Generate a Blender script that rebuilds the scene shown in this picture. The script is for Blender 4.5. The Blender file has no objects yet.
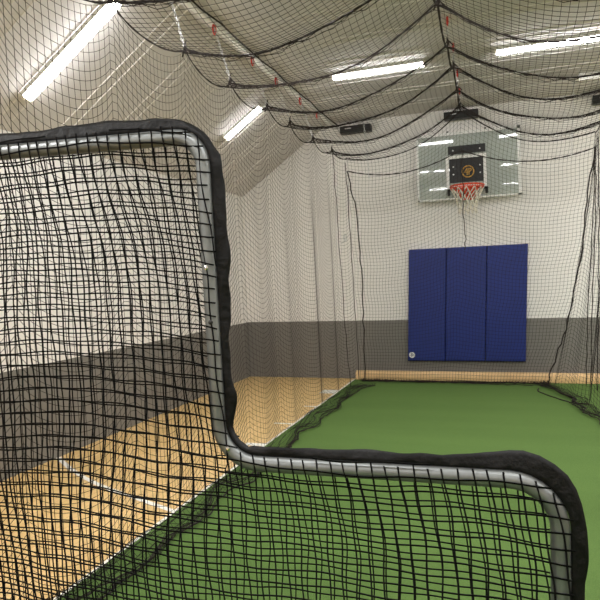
import bpy, math, random
from mathutils import Vector, Matrix
random.seed(7)
C = bpy.context.scene.collection
PI = math.pi
sc = bpy.context.scene
sc.view_settings.view_transform = 'Standard'
sc.view_settings.look = 'None'
sc.view_settings.exposure = 0.0

# ------------------------------------------------------------------ materials
def srgb(r, g, b):
    f = lambda c: (c/255/12.92) if c/255 <= .04045 else ((c/255+.055)/1.055)**2.4
    return (f(r), f(g), f(b), 1)

def mat(name, col, rough=.6, metal=0, noise=None, bump=None, spec=.5, coat=0):
    """noise = (scale, amount) multiplies the colour; bump = (scale, strength)."""
    m = bpy.data.materials.new(name); m.use_nodes = True
    nt = m.node_tree; b = nt.nodes['Principled BSDF']
    b.inputs['Base Color'].default_value = col
    b.inputs['Roughness'].default_value = rough
    b.inputs['Metallic'].default_value = metal
    b.inputs['Specular IOR Level'].default_value = spec
    b.inputs['Coat Weight'].default_value = coat
    if noise or bump:
        tc = nt.nodes.new('ShaderNodeTexCoord')
    if noise:
        n = nt.nodes.new('ShaderNodeTexNoise'); n.inputs['Scale'].default_value = noise[0]; n.inputs['Detail'].default_value = 5
        nt.links.new(tc.outputs['Object'], n.inputs['Vector'])
        r = nt.nodes.new('ShaderNodeMapRange'); r.inputs[1].default_value = .25; r.inputs[2].default_value = .75
        r.inputs[3].default_value = 1-noise[1]; r.inputs[4].default_value = 1+noise[1]
        nt.links.new(n.outputs['Fac'], r.inputs[0])
        mx = nt.nodes.new('ShaderNodeMix'); mx.data_type = 'RGBA'; mx.blend_type = 'MULTIPLY'; mx.inputs[0].default_value = 1
        mx.inputs[6].default_value = col
        nt.links.new(r.outputs[0], mx.inputs[7]); nt.links.new(mx.outputs[2], b.inputs['Base Color'])
    if bump:
        n2 = nt.nodes.new('ShaderNodeTexNoise'); n2.inputs['Scale'].default_value = bump[0]; n2.inputs['Detail'].default_value = 3
        nt.links.new(tc.outputs['Object'], n2.inputs['Vector'])
        bp = nt.nodes.new('ShaderNodeBump'); bp.inputs['Strength'].default_value = bump[1]; bp.inputs['Distance'].default_value = .02
        nt.links.new(n2.outputs['Fac'], bp.inputs['Height']); nt.links.new(bp.outputs[0], b.inputs['Normal'])
    return m

def emit(name, col, s):
    m = bpy.data.materials.new(name); m.use_nodes = True
    b = m.node_tree.nodes['Principled BSDF']
    b.inputs['Base Color'].default_value = (.8, .8, .8, 1)
    b.inputs['Emission Color'].default_value = col
    b.inputs['Emission Strength'].default_value = s
    return m

def wall_material():
    m = bpy.data.materials.new('two_tone_wall_paint'); m.use_nodes = True
    nt = m.node_tree; b = nt.nodes['Principled BSDF']; b.inputs['Roughness'].default_value = .55
    g = nt.nodes.new('ShaderNodeNewGeometry'); s = nt.nodes.new('ShaderNodeSeparateXYZ')
    nt.links.new(g.outputs['Position'], s.inputs[0])
    c = nt.nodes.new('ShaderNodeMath'); c.operation = 'GREATER_THAN'; c.inputs[1].default_value = .93
    nt.links.new(s.outputs['Z'], c.inputs[0])
    n = nt.nodes.new('ShaderNodeTexNoise'); n.inputs['Scale'].default_value = 1.3; n.inputs['Detail'].default_value = 6
    nt.links.new(g.outputs['Position'], n.inputs['Vector'])
    r = nt.nodes.new('ShaderNodeMapRange'); r.inputs[3].default_value = .94; r.inputs[4].default_value = 1.06
    nt.links.new(n.outputs['Fac'], r.inputs[0])
    mx = nt.nodes.new('ShaderNodeMix'); mx.data_type = 'RGBA'
    mx.inputs[6].default_value = srgb(120, 117, 112); mx.inputs[7].default_value = srgb(236, 233, 230)
    nt.links.new(c.outputs[0], mx.inputs[0])
    m2 = nt.nodes.new('ShaderNodeMix'); m2.data_type = 'RGBA'; m2.blend_type = 'MULTIPLY'; m2.inputs[0].default_value = 1
    nt.links.new(mx.outputs[2], m2.inputs[6]); nt.links.new(r.outputs[0], m2.inputs[7])
    nt.links.new(m2.outputs[2], b.inputs['Base Color'])
    return m

def wood_floor_material():
    m = bpy.data.materials.new('maple_strip_floor'); m.use_nodes = True
    nt = m.node_tree; b = nt.nodes['Principled BSDF']; b.inputs['Roughness'].default_value = .38
    tc = nt.nodes.new('ShaderNodeTexCoord'); mp = nt.nodes.new('ShaderNodeMapping')
    mp.inputs['Rotation'].default_value = (0, 0, PI/2)
    nt.links.new(tc.outputs['Object'], mp.inputs[0])
    br = nt.nodes.new('ShaderNodeTexBrick'); br.inputs['Scale'].default_value = 1
    br.inputs['Brick Width'].default_value = 1.1; br.inputs['Row Height'].default_value = .06
    br.inputs['Mortar Size'].default_value = .0012
    br.inputs['Color1'].default_value = srgb(226, 193, 134); br.inputs['Color2'].default_value = srgb(214, 180, 118)
    br.inputs['Mortar'].default_value = srgb(160, 122, 76)
    nt.links.new(mp.outputs[0], br.inputs[0])
    w = nt.nodes.new('ShaderNodeTexNoise'); w.inputs['Scale'].default_value = 9; w.inputs['Detail'].default_value = 4
    mp2 = nt.nodes.new('ShaderNodeMapping'); mp2.inputs['Scale'].default_value = (6, .5, 1)
    nt.links.new(tc.outputs['Object'], mp2.inputs[0]); nt.links.new(mp2.outputs[0], w.inputs['Vector'])
    r = nt.nodes.new('ShaderNodeMapRange'); r.inputs[3].default_value = .88; r.inputs[4].default_value = 1.1
    nt.links.new(w.outputs['Fac'], r.inputs[0])
    mx = nt.nodes.new('ShaderNodeMix'); mx.data_type = 'RGBA'; mx.blend_type = 'MULTIPLY'; mx.inputs[0].default_value = 1
    nt.links.new(br.outputs['Color'], mx.inputs[6]); nt.links.new(r.outputs[0], mx.inputs[7])
    nt.links.new(mx.outputs[2], b.inputs['Base Color'])
    return m

def turf_material():
    m = bpy.data.materials.new('green_turf'); m.use_nodes = True
    nt = m.node_tree; b = nt.nodes['Principled BSDF']; b.inputs['Roughness'].default_value = .95
    b.inputs['Specular IOR Level'].default_value = .12
    tc = nt.nodes.new('ShaderNodeTexCoord')
    n1 = nt.nodes.new('ShaderNodeTexNoise'); n1.inputs['Scale'].default_value = 160; n1.inputs['Detail'].default_value = 4
    n2 = nt.nodes.new('ShaderNodeTexNoise'); n2.inputs['Scale'].default_value = 1.2; n2.inputs['Detail'].default_value = 4
    mp = nt.nodes.new('ShaderNodeMapping'); mp.inputs['Scale'].default_value = (.35, 2.2, 1)
    nt.links.new(tc.outputs['Object'], n1.inputs['Vector']); nt.links.new(tc.outputs['Object'], mp.inputs[0])
    nt.links.new(mp.outputs[0], n2.inputs['Vector'])
    mx = nt.nodes.new('ShaderNodeMix'); mx.data_type = 'RGBA'
    mx.inputs[6].default_value = srgb(70, 98, 47); mx.inputs[7].default_value = srgb(99, 124, 68)
    nt.links.new(n1.outputs['Fac'], mx.inputs[0])
    r = nt.nodes.new('ShaderNodeMapRange'); r.inputs[1].default_value = .3; r.inputs[2].default_value = .7; r.inputs[3].default_value = .95; r.inputs[4].default_value = 1.05
    nt.links.new(n2.outputs['Fac'], r.inputs[0])
    m2 = nt.nodes.new('ShaderNodeMix'); m2.data_type = 'RGBA'; m2.blend_type = 'MULTIPLY'; m2.inputs[0].default_value = 1
    nt.links.new(mx.outputs[2], m2.inputs[6]); nt.links.new(r.outputs[0], m2.inputs[7])
    nt.links.new(m2.outputs[2], b.inputs['Base Color'])
    bp = nt.nodes.new('ShaderNodeBump'); bp.inputs['Strength'].default_value = .5; bp.inputs['Distance'].default_value = .01
    nt.links.new(n1.outputs['Fac'], bp.inputs['Height']); nt.links.new(bp.outputs[0], b.inputs['Normal'])
    return m

def glass_material():
    m = bpy.data.materials.new('backboard_glass'); m.use_nodes = True
    nt = m.node_tree; nt.nodes.remove(nt.nodes['Principled BSDF'])
    out = nt.nodes['Material Output']
    t = nt.nodes.new('ShaderNodeBsdfTransparent'); t.inputs[0].default_value = (.94, .97, .955, 1)
    g = nt.nodes.new('ShaderNodeBsdfGlossy'); g.inputs['Roughness'].default_value = .03
    d = nt.nodes.new('ShaderNodeBsdfDiffuse'); d.inputs[0].default_value = srgb(222, 230, 225)
    fr = nt.nodes.new('ShaderNodeFresnel'); fr.inputs[0].default_value = 1.6
    a = nt.nodes.new('ShaderNodeMixShader'); a.inputs[0].default_value = .45
    nt.links.new(t.outputs[0], a.inputs[1]); nt.links.new(d.outputs[0], a.inputs[2])
    x = nt.nodes.new('ShaderNodeMixShader'); nt.links.new(fr.outputs[0], x.inputs[0])
    nt.links.new(a.outputs[0], x.inputs[1]); nt.links.new(g.outputs[0], x.inputs[2])
    nt.links.new(x.outputs[0], out.inputs['Surface'])
    return m

M = dict(
    wall=wall_material(), floor=wood_floor_material(), turf=turf_material(), glass=glass_material(),
    ceiling=mat('grey_beige_ceiling_panel', srgb(212, 208, 208), .75, noise=(1.5, .05), spec=.2),
    rib=mat('ceiling_rib_painted_streak', srgb(226, 222, 220), .25),  # paler than the panels: lamp reflections along the ribs put into the colour
    plain=mat('plain_white_paint', srgb(228, 222, 210), .6, noise=(2, .03)),
    line=mat('white_floor_paint', srgb(240, 238, 232), .45, noise=(30, .06)),
    cage=mat('black_knotted_twine', srgb(38, 33, 31), .85, spec=.2, noise=(40, .2)),
    rope=mat('black_braided_rope', srgb(46, 40, 38), .85, spec=.2, noise=(60, .3)),
    snet=mat('black_nylon_twine', srgb(9, 8, 10), .8, spec=.15, noise=(50, .3)),
    vinyl=mat('black_vinyl_sleeve', srgb(9, 8, 9), .58, spec=.25, noise=(14, .5), bump=(28, .5)),
    steel=mat('galvanised_steel', srgb(128, 131, 131), .42, metal=.7, noise=(18, .14)),
    chrome=mat('bright_steel_button', srgb(225, 225, 225), .15, metal=1, noise=(30, .03)),
    blue=mat('blue_vinyl', srgb(22, 42, 118), .5, noise=(5, .1), bump=(3, .15)),
    bluedark=mat('dark_blue_vinyl', srgb(12, 22, 66), .6, noise=(9, .1)),
    white=mat('white_enamel', srgb(236, 236, 234), .35, noise=(20, .03)),
    black=mat('black_enamel', srgb(24, 24, 25), .45, noise=(20, .1)),
    orange=mat('orange_red_enamel', srgb(222, 74, 38), .4, noise=(20, .08)),
    cord=mat('white_cotton_cord', srgb(232, 226, 212), .8, noise=(40, .06)),
    gold=mat('gold_print', srgb(205, 160, 72), .5, noise=(20, .05)),
    beam=mat('varnished_pine', srgb(222, 186, 136), .4, noise=(6, .1)),
    zinc=mat('zinc_chain', srgb(206, 206, 206), .35, metal=.5, noise=(30, .1)),
    red=mat('red_clip_plastic', srgb(205, 48, 38), .5, noise=(30, .05)),
    tube=emit('lit_tube', (1, .985, .965, 1), 46),
    dimtube=emit('faint_tube', (1, .95, .86, 1), .8),
)

# ------------------------------------------------------------------ mesh helpers
class MB:
    def __init__(s): s.v = []; s.f = []; s.mi = []
    def quad_grid(s, rows, closed_u=False, mi=0):
        b = len(s.v); n = len(rows[0])
        for r in rows: s.v.extend(tuple(p) for p in r)
        for i in range(len(rows)-1):
            for j in range(n if closed_u else n-1):
                k = (j+1) % n
                s.f.append((b+i*n+j, b+i*n+k, b+(i+1)*n+k, b+(i+1)*n+j)); s.mi.append(mi)
    def box(s, x0, x1, y0, y1, z0, z1, mi=0, fn=None):
        b = len(s.v)
        P = [(x0,y0,z0),(x1,y0,z0),(x1,y1,z0),(x0,y1,z0),(x0,y0,z1),(x1,y0,z1),(x1,y1,z1),(x0,y1,z1)]
        s.v.extend(fn(*p) if fn else p for p in P)
        for q in ((0,3,2,1),(4,5,6,7),(0,1,5,4),(1,2,6,5),(2,3,7,6),(3,0,4,7)):
            s.f.append(tuple(b+i for i in q)); s.mi.append(mi)
    def tube(s, pts, r, n=8, closed=False, cap=True, mi=0, ref=None):
        pts = [Vector(p) for p in pts]; m = len(pts)
        if m < 2: return
        rr = r if callable(r) else (lambda i: r)
        rows = []; prev = None
        for i, p in enumerate(pts):
            a = pts[(i-1) % m] if (closed or i > 0) else p
            c = pts[(i+1) % m] if (closed or i < m-1) else p
            t = (c-a)
            if t.length < 1e-9: t = Vector((0, 0, 1))
            t.normalize()
            if prev is None:
                q = Vector(ref) if ref else (Vector((0, 0, 1)) if abs(t.z) < .9 else Vector((1, 0, 0)))
                nrm = q - t*q.dot(t)
                if nrm.length < 1e-6: nrm = t.orthogonal()
            else:
                nrm = prev - t*prev.dot(t)
                if nrm.length < 1e-6: nrm = t.orthogonal()
            nrm.normalize(); prev = nrm; bi = t.cross(nrm)
            R = rr(i)
            rows.append([p + (nrm*math.cos(2*PI*k/n) + bi*math.sin(2*PI*k/n))*R for k in range(n)])
        if closed: rows.append(rows[0])
        b = len(s.v)
        s.quad_grid(rows, True, mi)
        if cap and not closed:
            s.f.append(tuple(b+k for k in range(n))[::-1]); s.mi.append(mi)
            e = b+(m-1)*n
            s.f.append(tuple(e+k for k in range(n))); s.mi.append(mi)
    def strand(s, pts, r):
        """thin three-sided twine"""
        if len(pts) < 2: return
        d = Vector(pts[-1]) - Vector(pts[0])
        ax = max(range(3), key=lambda i: abs(d[i]))
        e1 = Vector((0, 0, 0)); e2 = Vector((0, 0, 0)); e1[(ax+1) % 3] = 1; e2[(ax+2) % 3] = 1
        o = [(e1*math.cos(a)+e2*math.sin(a))*r for a in (.4, .4+2*PI/3, .4+4*PI/3)]
        b = len(s.v)
        for p in pts:
            for q in o: s.v.append((p[0]+q.x, p[1]+q.y, p[2]+q.z))
        for i in range(len(pts)-1):
            k = b+3*i
            s.f += [(k, k+1, k+4, k+3), (k+1, k+2, k+5, k+4), (k+2, k, k+3, k+5)]; s.mi += [0, 0, 0]
    def build(s, name, mats, parent=None, smooth=False, bevel=0, loc=None):
        me = bpy.data.meshes.new(name)
        off = Vector(loc) if loc else (Vector(parent['_o']) if parent is not None and '_o' in parent else Vector((0, 0, 0)))
        me.from_pydata([tuple(Vector(p)-off) for p in s.v], [], s.f)
        for m in (mats if isinstance(mats, (list, tuple)) else [mats]): me.materials.append(m)
        me.polygons.foreach_set('material_index', s.mi)
        if smooth: me.polygons.foreach_set('use_smooth', [True]*len(me.polygons))
        me.update()
        o = bpy.data.objects.new(name, me); C.objects.link(o)
        if parent is not None:
            o.parent = parent; o['_o'] = list(off)
        else:
            o.location = off; o['_o'] = list(off)
        if bevel:
            bv = o.modifiers.new('edge', 'BEVEL'); bv.width = bevel; bv.segments = 2; bv.limit_method = 'ANGLE'
        return o

def tag(o, label, cat, group=None):
    o['label'] = label; o['category'] = cat
    if group: o['group'] = group
    return o
def thing(name, loc, label, cat, group=None):
    o = bpy.data.objects.new(name, None); C.objects.link(o); o.location = loc; o['_o'] = list(loc)
    o.empty_display_size = .1
    return tag(o, label, cat, group)
def struct(o): o['kind'] = 'structure'; return o
def lerp(a, b, t): return a+(b-a)*t

# ------------------------------------------------------------------ room shell
WX, WY, RX, FY, CZ = -4.13, 9.36, 6.5, -5.0, 4.08       # left wall, back wall, right wall, rear of room, flat ceiling
BX = -2.62; LZ = 3.05; TH = .12                          # where the slope meets the flat, height of the left wall
m = MB(); m.box(WX-TH, RX+TH, FY-TH, WY+TH, -.1, 0); struct(m.build('floor', M['floor']))
m = MB(); m.box(WX-TH, WX, FY, WY, 0, LZ); struct(m.build('wall_left', M['wall']))
m = MB()
prof = [(WX-TH, 0), (RX+TH, 0), (RX+TH, CZ), (BX, CZ), (WX, LZ), (WX-TH, LZ)]
b = len(m.v); k = len(prof)
m.v += [(x, WY, z) for x, z in prof] + [(x, WY+TH, z) for x, z in prof]
m.f.append(tuple(range(k))); m.f.append(tuple(range(2*k-1, k-1, -1))); m.mi += [0, 0]
for i in range(k):
    j = (i+1) % k; m.f.append((i, i+k, j+k, j)); m.mi.append(0)
struct(m.build('wall_back', M['wall']))
m = MB(); m.box(RX, RX+TH, FY, WY, 0, CZ); struct(m.build('wall_right', M['wall']))
m = MB(); m.box(WX-TH, RX+TH, FY-TH, FY, 0, CZ+.1); struct(m.build('wall_front', M['wall']))
# ceiling: sloping left bay and flat bay, thin raised ribs across, coloured pale to imitate reflected light streaks
nx, nz = -(CZ-LZ), (BX-WX); nl = math.hypot(nx, nz); nx /= nl; nz /= nl        # slope normal pointing up
m = MB()
pr = [(WX, LZ), (BX, CZ), (RX+TH, CZ)]
up = [(WX-.05, LZ+TH), (BX-.05, CZ+TH), (RX+TH, CZ+TH)]
for (a0, a1), (u0, u1) in ((pr[:2], up[:2]), (pr[1:], up[1:])):
    bb = len(m.v)
    m.v += [(a0[0], FY, a0[1]), (a1[0], FY, a1[1]), (a1[0], WY, a1[1]), (a0[0], WY, a0[1]),
            (u0[0], FY, u0[1]), (u1[0], FY, u1[1]), (u1[0], WY, u1[1]), (u0[0], WY, u0[1])]
    for q in ((0,1,2,3),(7,6,5,4),(0,4,5,1),(1,5,6,2),(2,6,7,3),(3,7,4,0)):
        m.f.append(tuple(bb+i for i in q)); m.mi.append(0)
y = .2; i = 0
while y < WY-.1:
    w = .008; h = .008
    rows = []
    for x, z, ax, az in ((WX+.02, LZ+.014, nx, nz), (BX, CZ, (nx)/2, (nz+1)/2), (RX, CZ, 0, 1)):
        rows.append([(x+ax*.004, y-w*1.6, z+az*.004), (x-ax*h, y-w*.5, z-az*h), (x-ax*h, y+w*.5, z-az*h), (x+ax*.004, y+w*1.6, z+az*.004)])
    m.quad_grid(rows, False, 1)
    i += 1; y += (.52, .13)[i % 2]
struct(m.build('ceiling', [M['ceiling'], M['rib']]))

# painted court lines on the timber
def floor_strip(pts, w):
    mm = MB(); rows = []
    for i, p in enumerate(pts):
        a = Vector(pts[max(i-1, 0)]); c = Vector(pts[min(i+1, len(pts)-1)]); t = (c-a).normalized(); n = Vector((-t.y, t.x))
        rows.append([(p[0]+n.x*w/2, p[1]+n.y*w/2, .003), (p[0]-n.x*w/2, p[1]-n.y*w/2, .003)])
    mm.quad_grid(rows); struct(mm.build('floor_line', M['line']))
floor_strip([(-4.12, 4.68), (-4.05, 4.62), (-3.76, 4.41), (-3.47, 4.23), (-3.25, 4.115), (-3.04, 4.02), (-2.85, 3.95), (-2.67, 3.88), (-2.36, 3.76), (-2.2, 3.7)], .045)
floor_strip([(-2.52, 8.22), (-2.2, 8.22)], .26)
floor_strip([(-2.46, 7.24), (-2.2, 7.24)], .05)
floor_strip([(-2.52, 6.33), (-2.2, 6.33)], .05)
floor_strip([(-2.50, 5.47), (-2.2, 5.47)], .09)
m = MB(); m.box(-2.285, -2.262, -3, 9.2, .001, .012); struct(m.build('trim_1', M['line']))

# turf, pine beam
m = MB(); m.box(-2.262, 4.2, -3.0, 9.215, .0, .010)
tag(m.build('artificial_turf', M['turf'], bevel=.003), 'green artificial turf strip laid over the timber gym floor', 'turf')
m = MB()
sec = [(9.222, 0), (9.218, .06), (9.225, .11), (9.245, .137), (9.275, .146), (9.31, .142), (9.33, .12), (9.335, 0)]
m.quad_grid([[(x, a, z) for a, z in sec] for x in (-2.25, -1, 0.5, 2.2, 4.2)])
for x in (-2.25, 4.2):
    b = len(m.v); m.v += [(x, a, z) for a, z in sec]; m.f.append(tuple(range(b, b+len(sec)))); m.mi.append(1 if x < 0 else 0)
tag(m.build('timber_beam', [M['beam'], M['black']]), 'long varnished timber beam on the floor along the back wall', 'beam')

# ------------------------------------------------------------------ wall pads
def skew(z): return (z-.3)*.040
PX = [-1.435, -.868, -.285, .285]
names = ['blue vinyl wall pad with a round white emblem near its foot',
         'middle blue vinyl wall pad between the two outer pads',
         'blue vinyl wall pad on the hoop side furthest from the white emblem']
for i in range(3):
    g = .004
    root = thing('wall_pad', ((PX[i]+PX[i+1])/2, 9.33, .3), names[i], 'wall pad', 'blue wall pads below the hoop')
    m = MB()
    x0 = PX[i]+g; x1 = PX[i+1]-g; z0, z1 = .305, 2.015
    sh = lambda x, y, z: (x+skew(z), y, z)
    m.box(x0, x1, 9.291, 9.345, z0, z1, fn=sh)
    m.build('cover', M['blue'], root, bevel=.012)
    m = MB(); m.box(x0-.003, x1+.003, 9.335, 9.36, z0-.012, z1+.004, fn=sh)
    m.build('backing_board', M['bluedark'], root)
    if i == 0:
        m = MB(); cx, cz, r = -1.363, .392, .046
        b = len(m.v); n = 24
        m.v += [(cx+math.cos(2*PI*k/n)*r, 9.2905, cz+math.sin(2*PI*k/n)*r) for k in range(n)] + [(cx+math.cos(2*PI*k/n)*r, 9.298, cz+math.sin(2*PI*k/n)*r) for k in range(n)]
        m.f.append(tuple(range(b+n-1, b-1, -1))); m.mi.append(0)
        for k in range(n): m.f.append((b+k, b+(k+1) % n, b+n+(k+1) % n, b+n+k)); m.mi.append(0)
        for (ax, az, bx, bz) in ((-.018, -.02, .016, .022), (-.004, -.028, .026, .006), (-.014, .014, .002, .028)):
            m.tube([(cx+ax, 9.289, cz+az), (cx+(ax+bx)/2-.006, 9.289, cz+(az+bz)/2+.006), (cx+bx, 9.289, cz+bz)], .004, 6, mi=1)
        o = m.build('emblem', [M['white'], M['bluedark']], root); o['label'] = 'small round white printed emblem'

# ------------------------------------------------------------------ basketball hoop
hoop = thing('basketball_hoop', (-.465, 9.35, 2.7), 'glass basketball hoop with orange rim mounted on the back wall', 'basketball hoop')
BL, BR, B0, B1, BY = -1.185, .272, 2.735, 3.70, 9.235
m = MB(); m.box(BL, BR, BY, BY+.012, B0, B1)
bbd = m.build('backboard', M['glass'], hoop); bbd['label'] = 'clear grey-green glass backboard'
m = MB(); w = .028
m.box(BL-.01, BR+.01, BY-.004, BY+.018, B1-w, B1+.012); m.box(BL-.01, BR+.01, BY-.004, BY+.018, B0-.012, B0+.012)
m.box(BL-.012, BL+.018, BY-.004, BY+.018, B0-.012, B1+.012); m.box(BR-w-.006, BR+.012, BY-.004, BY+.018, B0-.012, B1+.012)
m.build('border', M['zinc'] if 0 else M['white'], bbd)
m = MB(); w = .045; x0, x1, z0, z1 = -.768, -.188, 2.885, 3.365
m.box(x0, x1, BY-.006, BY-.001, z1-w, z1); m.box(x0, x1, BY-.006, BY-.001, z0, z0+w)
m.box(x0, x0+w, BY-.004, BY-.001, z0, z1); m.box(x1-w, x1, BY-.004, BY-.001, z0, z1)
m.build('target_square', M['white'], bbd)
m = MB(); m.box(-.715, -.235, BY-.0035, BY-.0005, 2.965, 3.325); m.box(-.73, -.2, BY-.006, BY-.0005, 3.385, 3.505)
bp = m.build('mounting_plate', M['black'], hoop)
m = MB()
for x in (-.28, -.66):
    for z in (3.09, 3.2, 3.44):
        m = MB(); m.tube([(x, BY-.010, z), (x, BY-.003, z)], .012, 8); m.build('bolt', M['zinc'], bp)
m = MB()
for x in (-.735, -.195):
    m.box(x-.014, x+.014, BY+.03, BY+.055, 2.8, 3.74); m.box(x-.014, x+.014, BY+.05, WY, 3.55, 3.6); m.box(x-.014, x+.014, BY+.05, WY, 2.86, 2.9)
    s = 1 if x < -.5 else -1
    m.box(min(x, x+s*.11)-.012, max(x, x+s*.11)+.012, BY-.016, BY-.002, 2.845, 2.875)
    m.box(x-.02, x+.02, BY-.016, BY-.002, 2.78, 2.875)
m.build('support_bar', M['black'], hoop)
# gold ring emblem with crossing strokes on the black plate, seen through the target square
m = MB(); ex, ez, ey = -.452, 3.118, BY-.007
m.tube([(ex+.082*math.cos(2*PI*k/24), ey, ez+.082*math.sin(2*PI*k/24)) for k in range(24)], .009, 6, closed=True)
for st in ([(-.012, .05), (-.05, -.012), (.0, -.012)], [(-.012, .05), (-.012, -.05)], [(.014, -.05), (.014, .048), (.04, .04), (.046, .02), (.036, .004), (.014, .0)]):
    m.tube([(ex+a, ey, ez+c) for a, c in st], .008, 6)
o = m.build('emblem', M['gold'], hoop); o['label'] = 'gold ring emblem with crossing strokes'
# rim, brace, net
RC = Vector((-.458, 8.965, 2.872)); RR = .232
m = MB(); m.tube([RC+Vector((RR*math.cos(2*PI*k/40), RR*math.sin(2*PI*k/40), 0)) for k in range(40)], .012, 8, closed=True)
m.tube([RC+Vector((RR*.985*math.cos(2*PI*k/40), RR*.985*math.sin(2*PI*k/40), -.032)) for k in range(40)], .007, 6, closed=True)
for k in range(20):
    a = 2*PI*k/20; a2 = a+PI/20
    m.tube([RC+Vector((RR*math.cos(a), RR*math.sin(a), -.005)), RC+Vector((RR*.985*math.cos(a2), RR*.985*math.sin(a2), -.032)), RC+Vector((RR*math.cos(a2+PI/20), RR*math.sin(a2+PI/20), -.005))], .005, 5)
m.box(RC.x-.13, RC.x+.13, RC.y+RR-.02, BY-.002, RC.z-.016, RC.z+.012)
rim = m.build('rim', M['orange'], hoop, smooth=True)
m = MB()
m.box(RC.x-.09, RC.x+.09, BY-.022, BY-.003, RC.z-.17, RC.z+.03)
for x, s in ((-.1, .04), (-.035, .015), (.035, -.015), (.1, -.04)):
    p0 = Vector((RC.x+x*1.35, RC.y+RR*.80, RC.z-.02)); p1 = Vector((RC.x+x*.8, BY-.02, RC.z-.16))
    m.tube([p0, (p0+p1)/2+Vector((0, .0, -.035)), p1], .016, 8)
m.build('brace', M['orange'], hoop)
m = MB(); nk = 12; levels = [(0, RR*.99), (-.09, .185), (-.18, .148), (-.27, .13), (-.36, .128)]
def npnt(k, l):
    a = 2*PI*(k+.5*(l % 2))/nk; dz, r = levels[l]
    return RC+Vector((r*math.cos(a), r*math.sin(a), dz-.03))
for l in range(4):
    for k in range(nk):
        m.tube([npnt(k, l), npnt(k, l+1)], .0075, 5); m.tube([npnt(k, l), npnt(k-1 if l % 2 == 0 else k+1, l+1)], .0075, 5)
m.build('net', M['cord'], hoop)

# ------------------------------------------------------------------ strip lights
def strip_light(loc, tilt, length, label, lit=True):
    """fixture centred at loc on the ceiling; built along local X, lens facing down"""
    root = thing('strip_light', loc, label, 'strip light', 'ceiling strip lights')
    root.rotation_euler = (0, -tilt, 0); root['_o'] = [0, 0, 0]
    h = length/2
    m = MB(); sec = [(-.064, 0), (-.064, -.028), (-.060, -.036), (.060, -.036), (.064, -.028), (.064, 0)]
    m.quad_grid([[(x, a, z) for a, z in sec] for x in (-h, h)])
    for x in (-h, h):
        b = len(m.v); m.v += [(x, a, z) for a, z in sec]; m.f.append(tuple(range(b, b+6))); m.mi.append(0)
    m.build('housing', M['white'], root)
    m = MB(); ls = [(-.049, -.03), (-.054, -.037), (-.048, -.054), (-.026, -.066), (0, -.069), (.026, -.066), (.048, -.054), (.054, -.037), (.049, -.03)]
    m.quad_grid([[(x, a, z) for a, z in ls] for x in (-h+.015, h-.015)])
    for x in (-h+.015, h-.015):
        b = len(m.v); m.v += [(x, a, z) for a, z in ls]; m.f.append(tuple(range(b, b+9))); m.mi.append(0)
    m.build('lens', M['tube'] if lit else M['dimtube'], root)
    for s in (-1, 1):
        m = MB(); m.box(s*h-.012, s*h+.012, -.056, .056, -.06, 0)
        m.build('end_cap', M['plain'], root, bevel=.004)
    return root
tl = math.atan2(CZ-LZ, BX-WX)
def on_slope(x): return LZ+(x-WX)*(CZ-LZ)/(BX-WX)
strip_light((-3.315, 4.13, on_slope(-3.315)-.004), tl, 1.14, 'long lit strip light on the sloping ceiling above the screen top')
strip_light((-3.155, 7.22, on_slope(-3.155)-.004), tl, .62, 'short lit strip light on the slope beside the screen corner')
strip_light((-1.34, 7.08, CZ), 0, 1.09, 'lit strip light on the flat ceiling left of the net ridge')
strip_light((.60, 7.06, CZ), 0, 1.24, 'lit strip light on the flat ceiling right of the net ridge')
strip_light((1.58, 8.45, CZ), 0, 1.24, 'dim cream strip light near the right edge above the hanging chain', lit=False)

# ------------------------------------------------------------------ black boxes high on the back wall
def box_fixture(xc, zc, label):
    root = thing('wall_box', (xc, WY, zc), label, 'black box', 'black boxes along the top of the back wall')
    m = MB(); m.box(xc-.245, xc+.245, 9.2, 9.33, zc-.055, zc+.055); m.build('casing', M['black'], root, bevel=.012)
    m = MB(); m.box(xc-.16, xc-.06, 9.194, 9.2, zc+.005, zc+.02); m.build('label_strip', M['zinc'], root)
    for q in (-.18, .18):
        m = MB(); m.box(xc+q-.02, xc+q+.02, 9.33, WY, zc-.03, zc+.03); m.build('bracket', M['zinc'], root)
box_fixture(-2.12, 3.93, 'black box high on the back wall nearest the sloping ceiling')
box_fixture(-.53, 3.955, 'black box high on the back wall straight above the hoop')
box_fixture(1.47, 3.94, 'black box high on the back wall cut by the right edge')

# ------------------------------------------------------------------ ceiling rail with red clips' cable
rail = thing('ceiling_rail', (-2.5, 5.8, CZ), 'white metal rail running along the ceiling above the net edge', 'rail')
m = MB(); m.box(-2.535, -2.475, 2.4, 9.3, CZ-.05, CZ-.002); m.build('channel', M['white'], rail, bevel=.006)
m = MB(); m.tube([(-2.43+.01*math.sin(k*1.7), 2.4+k*.345, CZ-.045-.012*(k % 2)) for k in range(21)], .008, 6); o = m.build('cable', M['rope'], rail); o['label'] = 'black cable beside the white channel'

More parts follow.
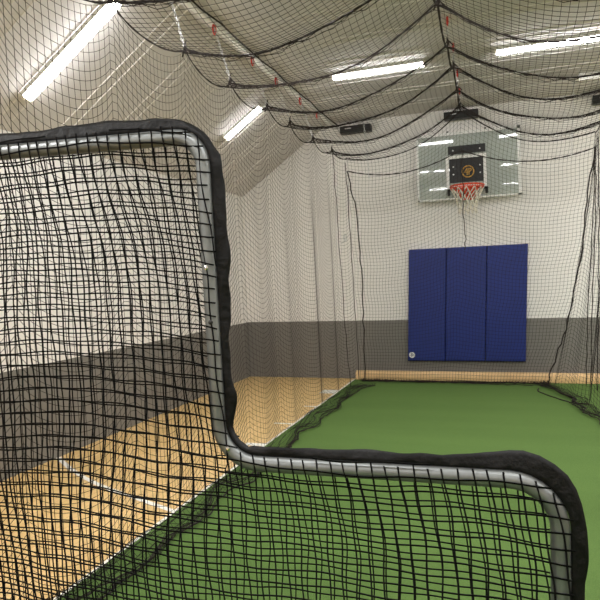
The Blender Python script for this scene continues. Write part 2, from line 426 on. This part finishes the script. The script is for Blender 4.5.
# ------------------------------------------------------------------ batting cage
cage = thing('batting_cage', (-.5, 5, .01), 'black knotted batting cage net hung over the turf', 'batting cage net')
HY = [.65, 1.5, 2.4, 3.28, 4.22, 5.04, 5.94, 6.65, 7.54, 8.3, 8.62]
def XL(y): return -2.3 if y < 8.2 else lerp(-2.3, -2.12, min(1, (y-8.2)/.42))
def XC(y): return -.445 if y < 7 else lerp(-.445, -.5, min(1, (y-7)/1.62))
def XR(y): return 1.2 if y < 8.2 else lerp(1.2, 1.16, min(1, (y-8.2)/.42))
def ZL(y): return 3.455 if y < 8.2 else lerp(3.455, 3.38, min(1, (y-8.2)/.42))
def ZC(y): return 3.82 if y < 6 else lerp(3.82, 3.86, min(1, (y-6)/2))
def seg(y):
    for j in range(len(HY)-1):
        if y <= HY[j+1]: return j, max(0, (y-HY[j])/(HY[j+1]-HY[j]))
    return len(HY)-2, 1
def droop(y):
    j, t = seg(y); return (4*t*(1-t))**.75*min(1, (HY[j+1]-HY[j])/.8)
def roof(x, y):
    xl, xc, xr = XL(y), XC(y), XR(y)
    if x < xc: s = max(0, (x-xl)/(xc-xl)); a, c, sag = ZL(y), ZC(y), .255
    else: s = min(1, max(0, (xr-x)/(xr-xc))); a, c, sag = ZL(y), ZC(y), .25
    e = 4*s*(1-s)
    return lerp(a, c, s) - sag*e - droop(y)*(.12-.045*e) + .012*math.sin(5.1*x+3.3*y)
def left_net(y, d):
    """d = length down the net from its top edge"""
    top = ZL(y) - .12*droop(y)
    h = 1-d/3.45
    fl = .06*max(0, min(1, (3.2-y)/.6))
    wave = .17*droop(y)*(min(1, .25+d*.9) if d < 1.2 else 1)*(.25+.75*max(0, h))
    z = top - d - wave
    fold = .028*math.sin(2*PI*y/.87+.6) + .008*math.sin(2*PI*y/.47+.8*math.sin(y*1.3)) + .02*math.sin(2*PI*y/2.3)
    x = XL(y) + fold*min(1, .15+d/1.3) + .05*(1-h) - fl
    if z < .03:                               # the spare length lies crumpled on the turf
        t = .03-z
        x = x + .40*min(t, .62) + (.028*math.sin(3.1*y+t*9)+.016*math.sin(9.7*y+t*5))*min(1, t*4)
        z = .025+.022*(1+math.sin(t*40+5*y))*min(1, t*6)
    return (x, y, z)
TW = .0019; SP = .05
m = MB()
ny = int((8.62-.7)/SP); D = 4.05; nd = int(D/SP)
for i in range(ny+1):
    y = .7+i*(8.62-.7)/ny; m.strand([left_net(y, k*D/(nd)) for k in range(nd+1)], .0013 if y > 4 else lerp(TW, .0013, max(0, (y-2.5)/1.5)))
for k in range(nd+1):
    m.strand([left_net(.7+i*(8.62-.7)/ny, k*D/nd) for i in range(ny+1)], TW)
o = m.build('side_net', M['cage'], cage); o['label'] = 'side of the net hanging along the timber floor'
# right side
def right_net(v, d):
    y0 = lerp(.7, 8.62, v); h = min(1, d/3.3)
    tw = max(0, (y0-6.2)/2.42)
    yb = y0+.5*tw**2*h
    xb = lerp(1.12, .62, tw**2)
    fold = (.025*math.sin(2*PI*y0/.43+1)+.03*math.sin(2*PI*y0/.95))*min(1, .1+d/1.4)
    top = ZL(y0)-.12*droop(y0)
    x = lerp(XR(y0), xb, h**1.3)+fold; z = top-d-.07*droop(y0)*min(1, d/.5)*(1-.6*h)
    if z < .03:
        t = .03-z
        x -= .30*min(t, .6)+.02*math.sin(3.7*y0+t*9)*min(1, t*4); z = .025+.022*(1+math.sin(t*40+5*y0))*min(1, t*6)
    return (x, yb, z)
m = MB()
for i in range(ny+1): m.strand([right_net(i/ny, k*D/nd) for k in range(nd+1)], TW)
for k in range(nd+1): m.strand([right_net(i/ny, k*D/nd) for i in range(ny+1)], TW)
o = m.build('side_net', M['cage'], cage); o['label'] = 'side of the net at the right of the cage'
# roof
m = MB(); nxr = int(3.5/SP)
def rp(u, y): return lerp(XL(y), XR(y), u)
for i in range(ny+1):
    y = .7+i*(8.62-.7)/ny; m.strand([(rp(k/nxr, y), y, roof(rp(k/nxr, y), y)) for k in range(nxr+1)], TW)
for k in range(nxr+1):
    pts = []
    for i in range(ny*2+1):
        y = .7+i*(8.62-.7)/ny/2; x = rp(k/nxr, y); pts.append((x, y, roof(x, y)))
    m.strand(pts, TW)
m.build('roof_net', M['cage'], cage)
# rear
def rear(u, d):
    xt = lerp(-2.12, 1.16, u); top = roof(xt, 8.62)
    h = d/3.4
    x = lerp(xt, lerp(-2.13, .58, u), min(1, h)**1.5)
    z = top-d*(top/3.37)+.0
    y = 8.62+.48*min(1, h)+.02*math.sin(6*x)*min(1, d)
    x += .012*math.sin(9*d+2*u)
    if z < .03:
        t = .03-z; y -= .32*min(t, .5); z = .025+.02*(1+math.sin(t*40+7*u))*min(1, t*6)
    return (x, y, z)
m = MB(); nu = int(3.28/SP); Dr = 3.75; ndr = int(Dr/SP)
for i in range(nu+1): m.strand([rear(i/nu, k*Dr/ndr) for k in range(ndr+1)], TW)
for k in range(ndr+1): m.strand([rear(i/nu, k*Dr/ndr) for i in range(nu+1)], TW)
m.build('rear_net', M['cage'], cage)

def twisted(mm, pts, r, pitch=.1):
    """two intertwined strands with bunched net around"""
    dense = []
    for a, c in zip(pts[:-1], pts[1:]):
        a = Vector(a); c = Vector(c); n = max(1, int((c-a).length/.035))
        dense += [a+(c-a)*(k/n) for k in range(n)]
    dense.append(Vector(pts[-1]))
    for ph in (0, PI):
        mm.tube([p+Vector((math.cos(i*.9+ph)*r*.55, math.sin(i*1.1+ph)*r*.4, math.sin(i*.9+ph)*r*.75)) for i, p in enumerate(dense)], r, 5)
for y in HY[:-1]:
    m = MB(); n = 44
    twisted(m, [(rp(k/n, y), y, roof(rp(k/n, y), y)-.006) for k in range(n+1)], .0052)
    # net bunched over the rope
    for q in range(3):
        m.strand([(rp(k/n, y), y+.03*math.sin(k*1.3+q*2.1), roof(rp(k/n, y), y)-.012-.022*(q % 2)+.012*math.sin(k*2.3+q)) for k in range(n+1)], .003)
    m.build('cross_rope', M['rope'], cage)
for X, nm in ((XL, 'edge'), (XC, 'ridge'), (XR, 'edge')):
    m = MB(); n = 150
    twisted(m, [(X(y), y, roof(X(y), y)) for y in [lerp(.7, 8.62, k/n) for k in range(n+1)]], .0045 if nm == 'edge' else .007)
    m.build(nm+'_rope', M['rope'], cage)
# rope across the head of the rear panel
m = MB(); pts = []
for k in range(45):
    u = k/44; x = lerp(-2.11, 1.16, u); xc = -.51
    if x < xc: s = (x+2.11)/(xc+2.11)
    else: s = (1.16-x)/(1.16-xc)
    pts.append((x, 8.615, lerp(3.18, 3.32, s)-.165*4*s*(1-s)))
twisted(m, pts, .0055)
pts2 = []
for k in range(45):
    x = lerp(-2.12, 1.16, k/44); pts2.append((x, 8.62, roof(x, 8.62)))
twisted(m, pts2, .005)
m.build('cross_rope', M['rope'], cage)
# corner seams, wavy laced cord
def wavy(a, c, n, amp, r, seed, name):
    rnd = random.Random(seed); a = Vector(a); c = Vector(c); mm = MB(); pts = []
    for k in range(n+1):
        p = a+(c-a)*(k/n); w = amp*(0 if k in (0, n) else 1)
        pts.append(p+Vector((rnd.uniform(-w, w), rnd.uniform(-w, w)*.4, 0)))
    mm.tube(pts, r, 6); return mm.build(name, M['rope'], cage, smooth=True)
def seam(path, n, amp, r, seed, name='corner_rope'):
    rnd = random.Random(seed); mm = MB(); pts = []
    for a, c in zip(path[:-1], path[1:]):
        for k in range(n):
            t = k/n; pts.append(Vector([lerp(a[i], c[i], t) for i in range(3)])+Vector((rnd.uniform(-amp, amp), rnd.uniform(-amp, amp)*.4, 0)))
    pts.append(Vector(path[-1])); mm.tube(pts, r, 6); return mm.build(name, M['rope'], cage, smooth=True)
seam([(-2.11, 8.60, 3.18), (-2.02, 8.68, 2.55), (-2.0, 8.8, 1.6), (-2.03, 8.92, .7), (-2.06, 9.02, .04)], 7, .014, .009, 3)
seam([(-2.14, 8.60, 3.3), (-2.13, 8.68, 2.4), (-2.13, 8.8, 1.3), (-2.15, 9.02, .04)], 7, .008, .006, 4)
seam([(-2.25, 8.3, 3.42), (-2.21, 8.32, 2.3), (-2.18, 8.4, .9), (-2.16, 8.5, .04)], 7, .008, .005, 5)
seam([(1.16, 8.60, 3.18), (1.07, 8.72, 2.5), (.96, 8.84, 1.6), (.80, 8.94, .8), (.66, 9.02, .4), (.56, 9.06, .03)], 6, .018, .009, 7)
seam([(1.16, 8.60, 3.2), (1.13, 8.7, 2.2), (1.06, 8.85, 1.0), (1.03, 8.9, .04)], 7, .008, .006, 8)
seam([(1.17, 8.60, 3.2), (1.15, 8.65, 2.2), (1.10, 8.75, 1.0), (1.08, 8.8, .04)], 7, .008, .006, 9)
seam([(1.18, 8.5, 3.3), (1.17, 8.5, 2.2), (1.15, 8.55, 1.0), (1.12, 8.55, .04)], 7, .01, .006, 10)
o = seam([(-.50, 8.59, 3.34), (-.49, 8.60, 2.9), (-.495, 8.61, 2.5), (-.485, 8.64, 2.1), (-.50, 8.66, 1.95)], 6, .012, .006, 11, 'hanging_cord'); o['label'] = 'thin cord dangling from the ridge'
# weighted hem lying on the turf, and the loop of loose line
def hem(fn, n, r, seed):
    rnd = random.Random(seed); mm = MB()
    mm.tube([Vector(fn(k/n))+Vector((rnd.uniform(-.018, .018), 0, rnd.uniform(0, .01))) for k in range(n+1)], lambda i: r*rnd.uniform(.7, 1.4), 6)
    return mm.build('hem_rope', M['rope'], cage, smooth=True)
hem(lambda t: (left_net(lerp(.7, 8.6, t), D)[0], lerp(.7, 8.6, t), .03), 120, .006, 21)
hem(lambda t: (left_net(lerp(.7, 8.6, t), D-.25)[0], lerp(.7, 8.6, t), .04), 120, .005, 22)
hem(lambda t: (right_net(t, D)[0], right_net(t, D)[1], .03), 120, .006, 23)
hem(lambda t: (right_net(t, D-.2)[0], right_net(t, D-.2)[1], .045), 120, .008, 24)
hem(lambda t: (lerp(-2.1, .56, t), 9.02+.015*math.sin(9*t), .03), 60, .010, 25)
hem(lambda t: (lerp(-2.1, .56, t), 8.95+.05*math.sin(5*t), .025), 60, .005, 26)
seam([(.42, 8.72, .02), (.40, 8.55, .016), (.55, 8.2, .016), (.74, 7.85, .016), (.92, 7.74, .03)], 5, .008, .008, 12, 'loose_line')

# chains with red clips that carry the hooks
def chain(a, c, clip=True):
    a = Vector(a); c = Vector(c); L = (c-a).length; n = max(3, int(L/.036)); t = (c-a).normalized()
    s1 = t.cross(Vector((0, 1, 0)) if abs(t.y) < .9 else Vector((1, 0, 0))).normalized(); s2 = t.cross(s1)
    mm = MB()
    for k in range(n):
        p = a+t*(L*(k+.5)/n); s = s1 if k % 2 else s2
        mm.tube([p+t*(.021*math.cos(q*PI/3))+s*(.010*math.sin(q*PI/3)) for q in range(6)], .0042, 4, closed=True)
    ch = mm.build('suspension_chain', M['zinc'], cage)
    if clip:
        mm = MB(); mm.tube([a+Vector((0, .032*math.cos(q*PI/4), -.02+.045*math.sin(q*PI/4))) for q in range(8)], .009, 6, closed=True)
        o = mm.build('carabiner', M['red'], ch); o['label'] = 'red clip'
    return ch
for y in HY[2:10]:
    chain((-2.49, y+.11, CZ-.07), (-2.3, y, 3.47))
    chain((XC(y)+.0, y+.06, CZ-.02), (XC(y), y, ZC(y)+.01))
    if y < 8: chain((1.22, y+.05, CZ-.02), (1.2, y, 3.47))
chain((-1.87, 8.63, CZ), (-1.80, 8.615, 3.05), False)
chain((.93, 8.63, CZ), (.88, 8.615, 3.1), False)
# dark ties where the roof hangs from its hooks
for y in HY[2:10]:
    for X, Z in ((XL, ZL), (XC, ZC)):
        x, z = X(y), Z(y); mm = MB()
        mm.tube([(x, y, z-.03), (x+.008, y, z+.01), (x-.004, y+.01, z+.04), (x, y+.025, z+.08)], lambda i: (.008, .013, .008, .005)[i], 6)
        mm.tube([(x+.05, y, z-.03), (x+.0, y, z+.03), (x-.035, y+.02, z-.045)], .007, 5)
        mm.build('tie', M['rope'], cage)
# small steel snap on the rear left corner
m = MB(); m.tube([(-2.2+.018*math.cos(q*PI/4), 8.66, 2.22+.05*math.sin(q*PI/4)) for q in range(8)], .009, 6, closed=True)
m.tube([(-2.2, 8.66, 2.17), (-2.25, 8.6, 2.13)], .006, 5); o = m.build('snap_hook', M['zinc'], cage); o['label'] = 'grey metal snap hook'

# ------------------------------------------------------------------ L-shaped pitching screen
SY = 2.0
scr = thing('pitching_screen', (-.98, SY, .01), 'L-shaped steel pitching screen with black net standing on the turf', 'pitching screen')
corners = [(-2.21, .06, .10), (-2.21, 2.228, .13), (-1.035, 2.187, .12), (-1.012, .978, .15), (.152, .985, .15), (.140, .06, .10)]
def rounded(cs, extra=0):
    out = []; n = len(cs)
    for i, (x, z, r) in enumerate(cs):
        p = Vector((x, z)); a = Vector(cs[i-1][:2])-p; c = Vector(cs[(i+1) % n][:2])-p
        la, lc = a.length, c.length; a.normalize(); c.normalize()
        ang = a.angle(c); dist = r/math.tan(ang/2)
        p0 = p+a*dist; p1 = p+c*dist
        cen = p+(a+c).normalized()*(r/math.sin(ang/2))
        v0 = p0-cen; v1 = p1-cen; k = 8
        sw = math.atan2(v0.x*v1.y-v0.y*v1.x, v0.dot(v1))
        for q in range(k+1):
            th = sw*q/k; ct, st = math.cos(th), math.sin(th)
            out.append(cen+Vector((v0.x*ct-v0.y*st, v0.x*st+v0.y*ct)))
    return out
path = rounded(corners)
PR = .0305
m = MB(); m.tube([(p.x, SY, p.y) for p in path], PR, 14, closed=True, ref=(0, 1, 0))
frame = m.build('frame', M['steel'], scr, smooth=True)
for bx, bz in ((-1.026, 1.70), (-1.018, 1.50), (-.97, 1.035)):
    m = MB(); m.tube([(bx, SY-.024, bz), (bx, SY-.033, bz), (bx, SY-.036, bz)], lambda i: (.009, .009, .004)[i], 10)
    m.build('snap_button', M['chrome'] if bz != 1.50 else M['black'], frame)
for x in (-2.21, .14):
    m = MB(); m.tube([(x, SY-.38, .038), (x, SY, .038), (x, SY+.38, .038)], .0265, 12); m.build('foot', M['steel'], scr, smooth=True)
# outward normals along the path (the path runs clockwise seen from the camera)
def normals(ps):
    n = len(ps); out = []
    for i in range(n):
        t = ps[(i+1) % n]-ps[i-1]; t.normalize(); out.append(Vector((-t.y, t.x)))
    return out
dense = []
for i in range(len(path)):
    a, c = path[i], path[(i+1) % len(path)]; k = max(1, int((c-a).length/.018))
    dense += [a+(c-a)*(q/k) for q in range(k)]
nn = normals(dense)
# black vinyl sleeve round the outside
def lump(s, seed):
    return math.sin(s*7.3+seed)*.5+math.sin(s*17.1+seed*2.3)*.3+math.sin(s*37+seed*.7)*.2
def interp(keys, t):
    if t <= keys[0][0]: return keys[0][1]
    for (a, va), (c, vc) in zip(keys[:-1], keys[1:]):
        if t <= c: return lerp(va, vc, (t-a)/(c-a))
    return keys[-1][1]
crk = [random.uniform(-1, 1) for _ in range(200)]
def crinkle(s):
    a = s/.075; i = int(a); return lerp(crk[i % 200], crk[(i+1) % 200], a-i)
def sleeve_width(p):
    if p.x > .06 and p.y < .97: return interp([(.1, .07), (.55, .066), (.72, .078), (.82, .078), (.87, .076), (.94, .094), (.97, .095)], p.y)
    if p.x > -.9: return interp([(-.92, .062), (-.7, .064), (-.34, .066), (-.12, .074), (-.03, .082), (.05, .094), (.16, .096)], p.x)
    if p.y > 2.1: return interp([(-2.2, .08), (-1.97, .082), (-1.72, .076), (-1.48, .09), (-1.25, .076), (-1.1, .06)], p.x)
    if p.x > -1.2: return interp([(1.0, .05), (1.10, .046), (1.23, .085), (1.30, .064), (1.43, .062), (1.6, .074), (1.75, .086), (1.95, .076), (2.1, .07)], p.y)
    return .07
rows = []; s = 0; prevp = dense[0]
for p, n in zip(dense, nn):
    s += (p-prevp).length; prevp = p
    wdt = sleeve_width(p)+.005*crinkle(s)
    yo = .012*lump(s*1.7, 3)
    prof = [(.031, -.009), (.038, -.012), (.047, -.010+.005*lump(s*2, 5)), (wdt*.85, -.005+yo*.7), (wdt, yo), (wdt*.85, .007+yo*.7), (.047, .012), (.038, .012), (.031, .009)]
    rows.append([(p.x+n.x*d, SY+y, p.y+n.y*d) for d, y in prof])
rows.append(rows[0])
m = MB(); m.quad_grid(rows); m.build('edge_sleeve', M['vinyl'], scr, smooth=True)
# net layers: clip twine to the outline just outside the pipe
poly = [p+n*.042 for p, n in zip(dense[::2], nn[::2])]
def inside(x, z):
    c = False; j = len(poly)-1
    for i in range(len(poly)):
        a, b2 = poly[i], poly[j]
        if (a.y > z) != (b2.y > z) and x < (b2.x-a.x)*(z-a.y)/(b2.y-a.y)+a.x: c = not c
        j = i
    return c
def edge_dist(x, z):
    dl = [x+2.21, (2.2-z), ((-1.02 if z > .98 else .15)-x), z-.06]
    if x > -1.02: dl.append(.98-z)
    return max(0, min(dl))
def layer(side, ox, oz, sh, seed, r):
    gs = .0485; mm = MB()
    def warp(u, v):
        x = u+sh*(2.2-v)+.014*math.sin(2.3*v+1.7*u+seed)+.006*math.sin(9*v+seed*3+2*u)+.003*math.sin(23*v+40*u)
        bow = .045*max(0, 1-((u+1.75)/.75)**2) if u < -1 else 0
        z = v+bow-.02*(u+1)*(1 if u > -1 else 0)+.011*math.sin(2.9*u+seed*2)+.005*math.sin(8*u+3*v+seed)+.003*math.sin(21*u+30*v)
        return x, z
    def run(pts):
        cur = []
        for x, z in pts:
            if inside(x, z):
                e = min(1, edge_dist(x, z)/.35)
                y = SY+side*(.031)+side*(.004)*0 + (.055*e*math.sin(1.9*x+2.2*z+seed)+.02*e*math.sin(5*x-3*z+seed))
                cur.append((x, y, z))
            else:
                if len(cur) > 1: mm.strand(cur, r)
                cur = []
        if len(cur) > 1: mm.strand(cur, r)
    fine = .016
    for i in range(int(2.9/gs)):
        u = -2.5+ox+i*gs; run([warp(u, .0+k*fine) for k in range(int(2.35/fine))])
    for i in range(int(2.4/gs)):
        v = oz+i*gs; run([warp(-2.5+k*fine, v) for k in range(int(2.9/fine))])
    return mm.build('net_layer', M['snet'], scr)
o = layer(-1, .010, .020, .080, .4, .0036); o['label'] = 'front layer of black net drawn over the pipe'
o = layer(1, .030, .004, .058, .85, .0031); o['label'] = 'rear layer of black net behind the pipe'

# ------------------------------------------------------------------ lamps of the rest of the hall (fixtures beyond the picture)
def area(x, y, z, lx, ly, w):
    l = bpy.data.lights.new('hall_lamp', 'AREA'); l.shape = 'RECTANGLE'; l.size = lx; l.size_y = ly; l.energy = w; l.color = (1, .985, .97)
    o = bpy.data.objects.new('hall_lamp', l); C.objects.link(o); o.location = (x, y, z); return o
for y in (4.2, 1.1, -2.2):
    for x in (-1.36, .6, 2.9, 5.2):
        area(x, y, CZ-.09, 1.15, .12, 62 if y > 3 else 42)
for x in (2.9, 5.2): area(x, 7.26, CZ-.09, 1.15, .12, 66)
for y in (1.1, -2.2):
    o = area(-3.36, y, on_slope(-3.36)-.09, 1.15, .12, 50); o.rotation_euler = (0, -tl, 0)
w = bpy.data.worlds.new('World'); sc.world = w; w.use_nodes = True
w.node_tree.nodes['Background'].inputs[0].default_value = (.8, .78, .74, 1)
w.node_tree.nodes['Background'].inputs[1].default_value = .3

for o in bpy.data.objects:
    if '_o' in o: del o['_o']

# ------------------------------------------------------------------ camera
X = (0.9465937875542386, 0.024556959094697958, 0.3214920794105856)
Dv = (0.3201283536281262, 0.047309608910560526, -0.9461921782112105)
U = (-0.038445267160813534, 0.9985783678133385, 0.036921603001258345)
cam = bpy.data.cameras.new('camera'); co = bpy.data.objects.new('camera', cam); C.objects.link(co)
cam.sensor_width = 36; cam.lens = 36; cam.clip_start = .05; cam.clip_end = 100
co.matrix_world = Matrix(((X[0], X[1], X[2], 0), (Dv[0], Dv[1], Dv[2], 0), (U[0], U[1], U[2], 1.65), (0, 0, 0, 1)))
sc.camera = co
